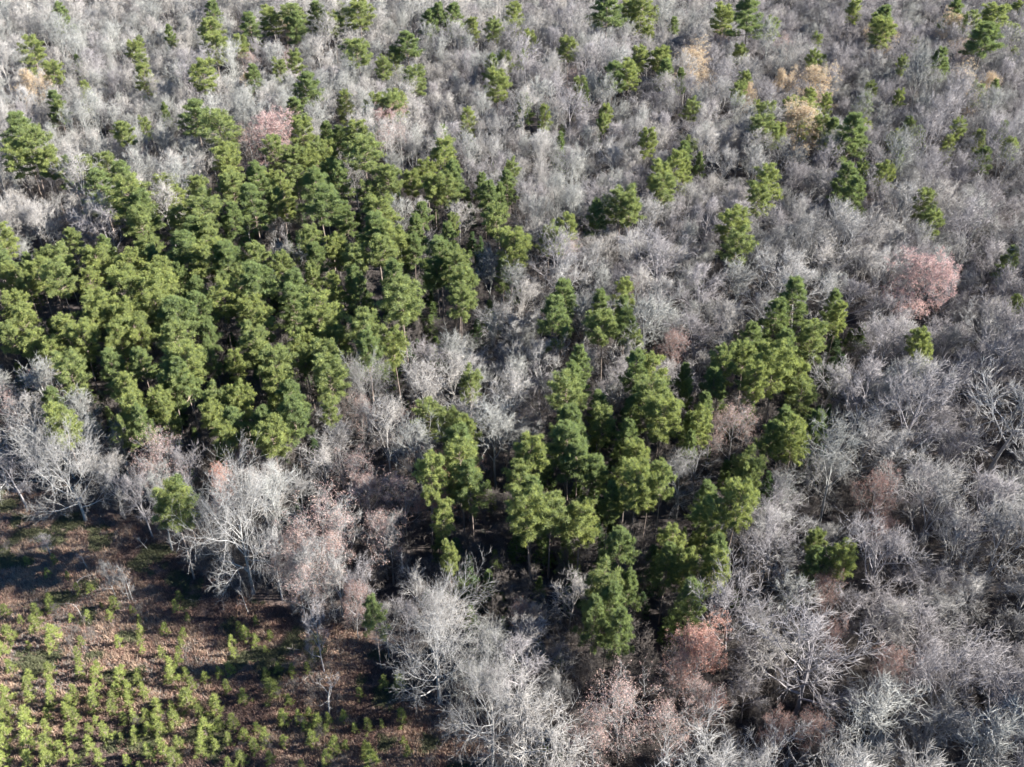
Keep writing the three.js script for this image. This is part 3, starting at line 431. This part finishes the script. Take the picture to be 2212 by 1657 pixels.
// ---------------------------------------------------------------- the winter wood that fills the rest
const fill = [];
{
  const R = rng(9), grid = new Map(), cell = 6, key = (x, z) => Math.floor(x / cell) + ',' + Math.floor(z / cell);
  const add = (x, z, r) => { const k = key(x, z); if (!grid.has(k)) grid.set(k, []); grid.get(k).push([x, z, r]); };
  for (const [x, z, r] of taken) add(x, z, r);
  const free = (x, z, r) => { const i = Math.floor(x / cell), j = Math.floor(z / cell); for (let a = -2; a <= 2; a++) for (let b = -2; b <= 2; b++) for (const [u, v, q] of grid.get((i + a) + ',' + (j + b)) ?? []) if ((u - x) ** 2 + (v - z) ** 2 < (q + r) ** 2) return false; return true; };
  for (let n = 0; n < 60000; n++) {
    const z = -40 - 420 * R(), half = 0.53 * (CAM_H * SP - z * CP) + 22, x = -half + (2 * half + 40) * R();
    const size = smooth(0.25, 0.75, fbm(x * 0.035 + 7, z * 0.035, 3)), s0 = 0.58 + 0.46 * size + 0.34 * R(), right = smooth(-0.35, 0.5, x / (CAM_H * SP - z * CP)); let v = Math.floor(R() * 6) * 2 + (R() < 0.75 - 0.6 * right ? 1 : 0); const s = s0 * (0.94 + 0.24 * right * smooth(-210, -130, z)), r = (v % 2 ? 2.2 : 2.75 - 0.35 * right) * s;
    if (inField(x, z) || inField(x + 2, z) || !free(x, z, r)) continue;
    let near = 0; for (const [a, b, q, hh] of taken) if (hh > 12 && q > 1.6 && (a - x) ** 2 + (b - z) ** 2 < 100) near++;
    if ((near >= 4 && R() < 0.9) || (inStand(x, z) && R() < 0.94)) continue;
    const corner = smooth(0.12, 0.4, x / (CAM_H * SP - z * CP)) * smooth(-170, -230, z); if (R() < 0.75 * corner) v = [2, 8, 6, 2, 8, 11][Math.floor(R() * 6)];  // upper right: shade painted in by picking darker and lilac-grey bark variants
    add(x, z, r); fill.push({ x, z, s, sy: s * (0.74 + 0.5 * R()), turn: R() * 6.28, v });
  }
  for (const f of fill) { const [px, py, d] = see(V(f.x, 12, f.z)); f.seen = px > 0 && px < 2212 && py > 0 && py < 1657; f.d = d; }
  fill.sort((a, b) => (b.seen - a.seen) || a.d - b.d);
}
const own = fill.slice(0, 300 - OAKS.length), mass = fill.slice(own.length);
for (const f of own) {
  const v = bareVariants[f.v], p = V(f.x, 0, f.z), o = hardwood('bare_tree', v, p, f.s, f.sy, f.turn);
  things.push({ o, p, h: v.h * f.sy, W: v.R * 2 * f.s, kind: 'bare' });
}
function instanced(name, geometry, material, list, parent) {
  const m = new THREE.InstancedMesh(geometry, material, list.length), M = new THREE.Matrix4(), Q = new THREE.Quaternion(), Y = V(0, 1, 0);
  list.forEach((f, i) => { M.compose(V(f.x, groundY(f.x, f.z) + (f.y ?? 0), f.z), Q.setFromAxisAngle(Y, f.turn), V(f.s, f.sy, f.s)); m.setMatrixAt(i, M); });
  m.name = name; m.castShadow = m.receiveShadow = true; parent.add(m); return m;
}
{
  const wood = new THREE.Group(); wood.name = 'bare_woodland'; wood.userData = { kind: 'stuff', label: 'far mass of bare grey winter hardwoods', category: 'woodland' }; scene.add(wood);
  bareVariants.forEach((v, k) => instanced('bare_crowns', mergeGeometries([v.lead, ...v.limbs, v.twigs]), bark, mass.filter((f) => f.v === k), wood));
}

// ---------------------------------------------------------------- undergrowth, dry grass
{
  const R = rng(77);
  const shrubs = [0, 1, 2, 3].map((k) => bareTree(2000 + k, { h: 5, r0: 0.05, t0: 0.1, top: 0.75, limbs: 9, R: 1.5, a0: 0.8, a1: 0.2, kids: [0, 5, 4, 3], twig: 0.014, fine: 0.6, limbR: 0.6, tone: [0.11, 0.095, 0.085] }));
  const brush = new THREE.Group(); brush.name = 'undergrowth'; brush.userData = { kind: 'stuff', label: 'thin bare grey brush under the trees', category: 'brush' }; scene.add(brush);
  const lists = [[], [], [], []];
  for (let n = 0; n < 12000; n++) {
    const z = -40 - 400 * Math.pow(R(), 1.3), half = 0.53 * (CAM_H * SP - z * CP) + 15, x = -half + (2 * half + 15) * R();
    if (inField(x, z)) { if (n % 3 === 0 && fbm(x * 0.08 + 20, z * 0.08, 2) > 0.48) lists[Math.floor(R() * 4)].push({ x, z, s: 0.35 + 0.3 * R(), sy: 0.2 + 0.2 * R(), turn: R() * 6.28 }); continue; }
    lists[Math.floor(R() * 4)].push({ x, z, s: 0.6 + 0.8 * R(), sy: 0.5 + 0.8 * R(), turn: R() * 6.28 });
  }
  shrubs.forEach((v, k) => instanced('brush', mergeGeometries([v.lead, ...v.limbs, v.twigs]), bark, lists[k], brush));

  // tussocks in the clearing
  const grass = new THREE.Group(); grass.name = 'dry_grass'; grass.userData = { kind: 'stuff', label: 'reddish brown dry grass and weeds in the clearing', category: 'grass' }; scene.add(grass);
  const cols = [[[0.27, 0.165, 0.125], [0.20, 0.12, 0.092]], [[0.40, 0.295, 0.21], [0.30, 0.21, 0.15]], [[0.10, 0.07, 0.06], [0.14, 0.095, 0.08]], [[0.11, 0.115, 0.055], [0.09, 0.095, 0.05]], [[0.21, 0.19, 0.17], [0.17, 0.15, 0.13]]];
  const tufts = cols.map((cc, k) => {
    const Q = rng(3000 + k), b = new Build();
    for (let i = 0; i < 26; i++) {
      const a = Q() * 6.28, r = 0.45 * Math.sqrt(Q()), o = V(Math.cos(a) * r, -0.03, Math.sin(a) * r), d = offAxis(Q, V(0, 1, 0), 0.2 + 0.8 * Q()), e = V().copy(o).addScaledVector(d, 0.3 + 0.45 * Q()), s = randDir(Q).cross(d).normalize().multiplyScalar(0.02 + 0.025 * Q()), c = cc[Math.floor(Q() * cc.length)], j = 0.75 + 0.5 * Q();
      b.tri(V().addVectors(o, s), V().subVectors(o, s), e, [c[0] * j, c[1] * j, c[2] * j]);
    }
    return b.geometry();
  });
  const gl = cols.map(() => []);
  for (let n = 0; n < 110000; n++) {
    const z = -48 - 95 * R(), x = -115 + 135 * R();
    if (!inField(x, z)) continue;
    const a = fbm(x * 0.11, z * 0.11, 3) + 0.25 * (R() - 0.5), b = fbm(x * 0.3 + 50, z * 0.3, 2);
    const k = b > 0.66 ? 3 : a < 0.40 ? 2 : a < 0.52 ? 0 : a < 0.60 ? 1 : R() < 0.5 ? 4 : 0;
    gl[k].push({ x, z, s: 0.6 + 0.8 * R(), sy: (0.5 + 0.9 * R()) * (k === 1 ? 1.5 : 1), turn: R() * 6.28 });
  }
  tufts.forEach((g, k) => instanced('tussocks', g, straw, gl[k], grass));
}

// ---------------------------------------------------------------- labels: by look first, then by what stands beside
{
  const near = (t, kinds, d) => { let best = null, bd = d * d; for (const q of things) if (q !== t && kinds.includes(q.kind)) { const e = (q.p.x - t.p.x) ** 2 + (q.p.z - t.p.z) ** 2; if (e < bd) { bd = e; best = q; } } return best; };
  const byField = (t, d) => [[0, 0], [-d, 0], [0, d], [-d * 0.7, d * 0.7]].some(([a, b]) => inField(t.p.x + a, t.p.z + b));
  const LEAFED = ['pink', 'rose', 'salmon', 'tan', 'red'], said = { pink: 'sparse dull pink', rose: 'dense rose pink', salmon: 'salmon orange', tan: 'tan', red: 'dark red' };
  const beside = (t) => {
    if (byField(t, 9)) return 'at the edge of the sapling clearing';
    const l = near(t, LEAFED, 7); if (l) return 'beside a ' + said[l.kind] + ' leaved tree';
    if (near(t, ['oak'], 11)) return 'beside a broad pale oak';
    const st = inStand(t.p.x, t.p.z); if (st === 1) return 'inside the wide close pine stand'; if (st === 2) return 'in the narrow pine belt';
    if (near(t, t.kind === 'pine' ? ['pine'] : ['pine'], 8)) return t.kind === 'pine' ? 'paired with another pine among bare trees' : 'beside a lone green pine';
    return t.kind === 'bare' ? 'deep in the bare grey wood' : 'standing alone among bare grey trees';
  };
  for (const t of things) {
    const { o, kind, h, W } = t, v = o.userData.variant; delete o.userData.variant;
    if (kind === 'pine') {
      const k = pineVariants.indexOf(v), tone = ['mid green', 'yellow green', 'deep green'][k % 3], shape = k % 3 === 2 ? 'pointed' : 'domed', where = beside(t), size = h < 16.5 ? 'small' : h < 23 ? 'tall' : 'very tall';
      tag(o, `${size} ${tone} pine with ${shape} crown ${where}`, 'pine tree', `${size} ${tone} ${shape} pines ${where}`);
    } else if (kind === 'cedar') {
      const k = cedarVariants.indexOf(v), tone = k % 2 ? 'dark green' : 'light green', where = beside(t), size = h < 6.5 ? 'low' : 'taller';
      tag(o, `${size} ${tone} conical cedar ${where}`, 'cedar tree', `${size} ${tone} cedars ${where}`);
    } else if (kind === 'sapling') {
      const k = saplingVariants.indexOf(v), tone = ['bright', 'darker', 'pale yellow'][k % 3], q = near(t, ['sapling'], 2.1), size = W < 1.2 ? 'small' : W < 1.75 ? 'middling' : 'bushy', where = q ? 'close up in a planted row' : byField({ p: V(t.p.x + 10, 0, t.p.z - 6) }, 0.1) ? 'standing apart in open brown grass' : 'standing apart near the wood edge';
      tag(o, `${size} ${tone} green pine sapling ${where}`, 'pine sapling', `${size} ${tone} green saplings ${where}`);
    } else if (kind === 'bare') {
      const k = bareVariants.indexOf(v), where = beside(t), shape = k % 2 ? 'slender upright' : 'broad rounded', tone = ['grey', 'warm grey', 'dark grey', 'pale grey'][k % 4], size = h > 14.5 ? 'tall' : h > 10.5 ? '' : 'low';
      tag(o, `${size} ${shape} leafless ${tone} tree ${where}`.trim(), 'bare tree', `${size} ${shape} ${tone} bare trees ${where}`.trim());
    } else if (LEAFED.includes(kind)) {
      const size = W > 8 ? 'wide' : W > 5.5 ? 'middling' : 'small', where = beside(t);
      tag(o, `${size} tree still holding ${said[kind]} dry leaves ${where}`, 'tree', `${size} ${said[kind]} leaved trees ${where}`);
    }
  }
  const oakLabels = ['broad pale oak with low forked limbs over bare ground and a weathered log', 'largest pale bare oak with trailing low limbs at clearing edge', 'broad bare oak with a stout trunk and drooping outer limbs by a lone thin pine', 'wide bare oak standing on dark shaded ground at the clearing corner', 'wide whitish bare oak beyond the close pine stand', 'spreading pale bare oak between pine stand and clearing trees', 'wide bare oak deep in the wood below the narrow pine belt'];
  things.filter((t) => t.kind === 'oak').forEach((t, i) => tag(t.o, oakLabels[i], 'oak tree', 'broad bare oaks'));
}
const tally = {}; for (const t of things) tally[t.kind] = (tally[t.kind] ?? 0) + 1;
let tris = 0; const seenG = new Set(); scene.traverse((o) => { if (o.isMesh && o.geometry.index && !seenG.has(o.geometry)) { seenG.add(o.geometry); tris += o.geometry.index.count / 3; } });
console.log(JSON.stringify(tally), 'fill', fill.length, 'own', own.length, 'unique tris', tris);
renderer.render(scene, camera);
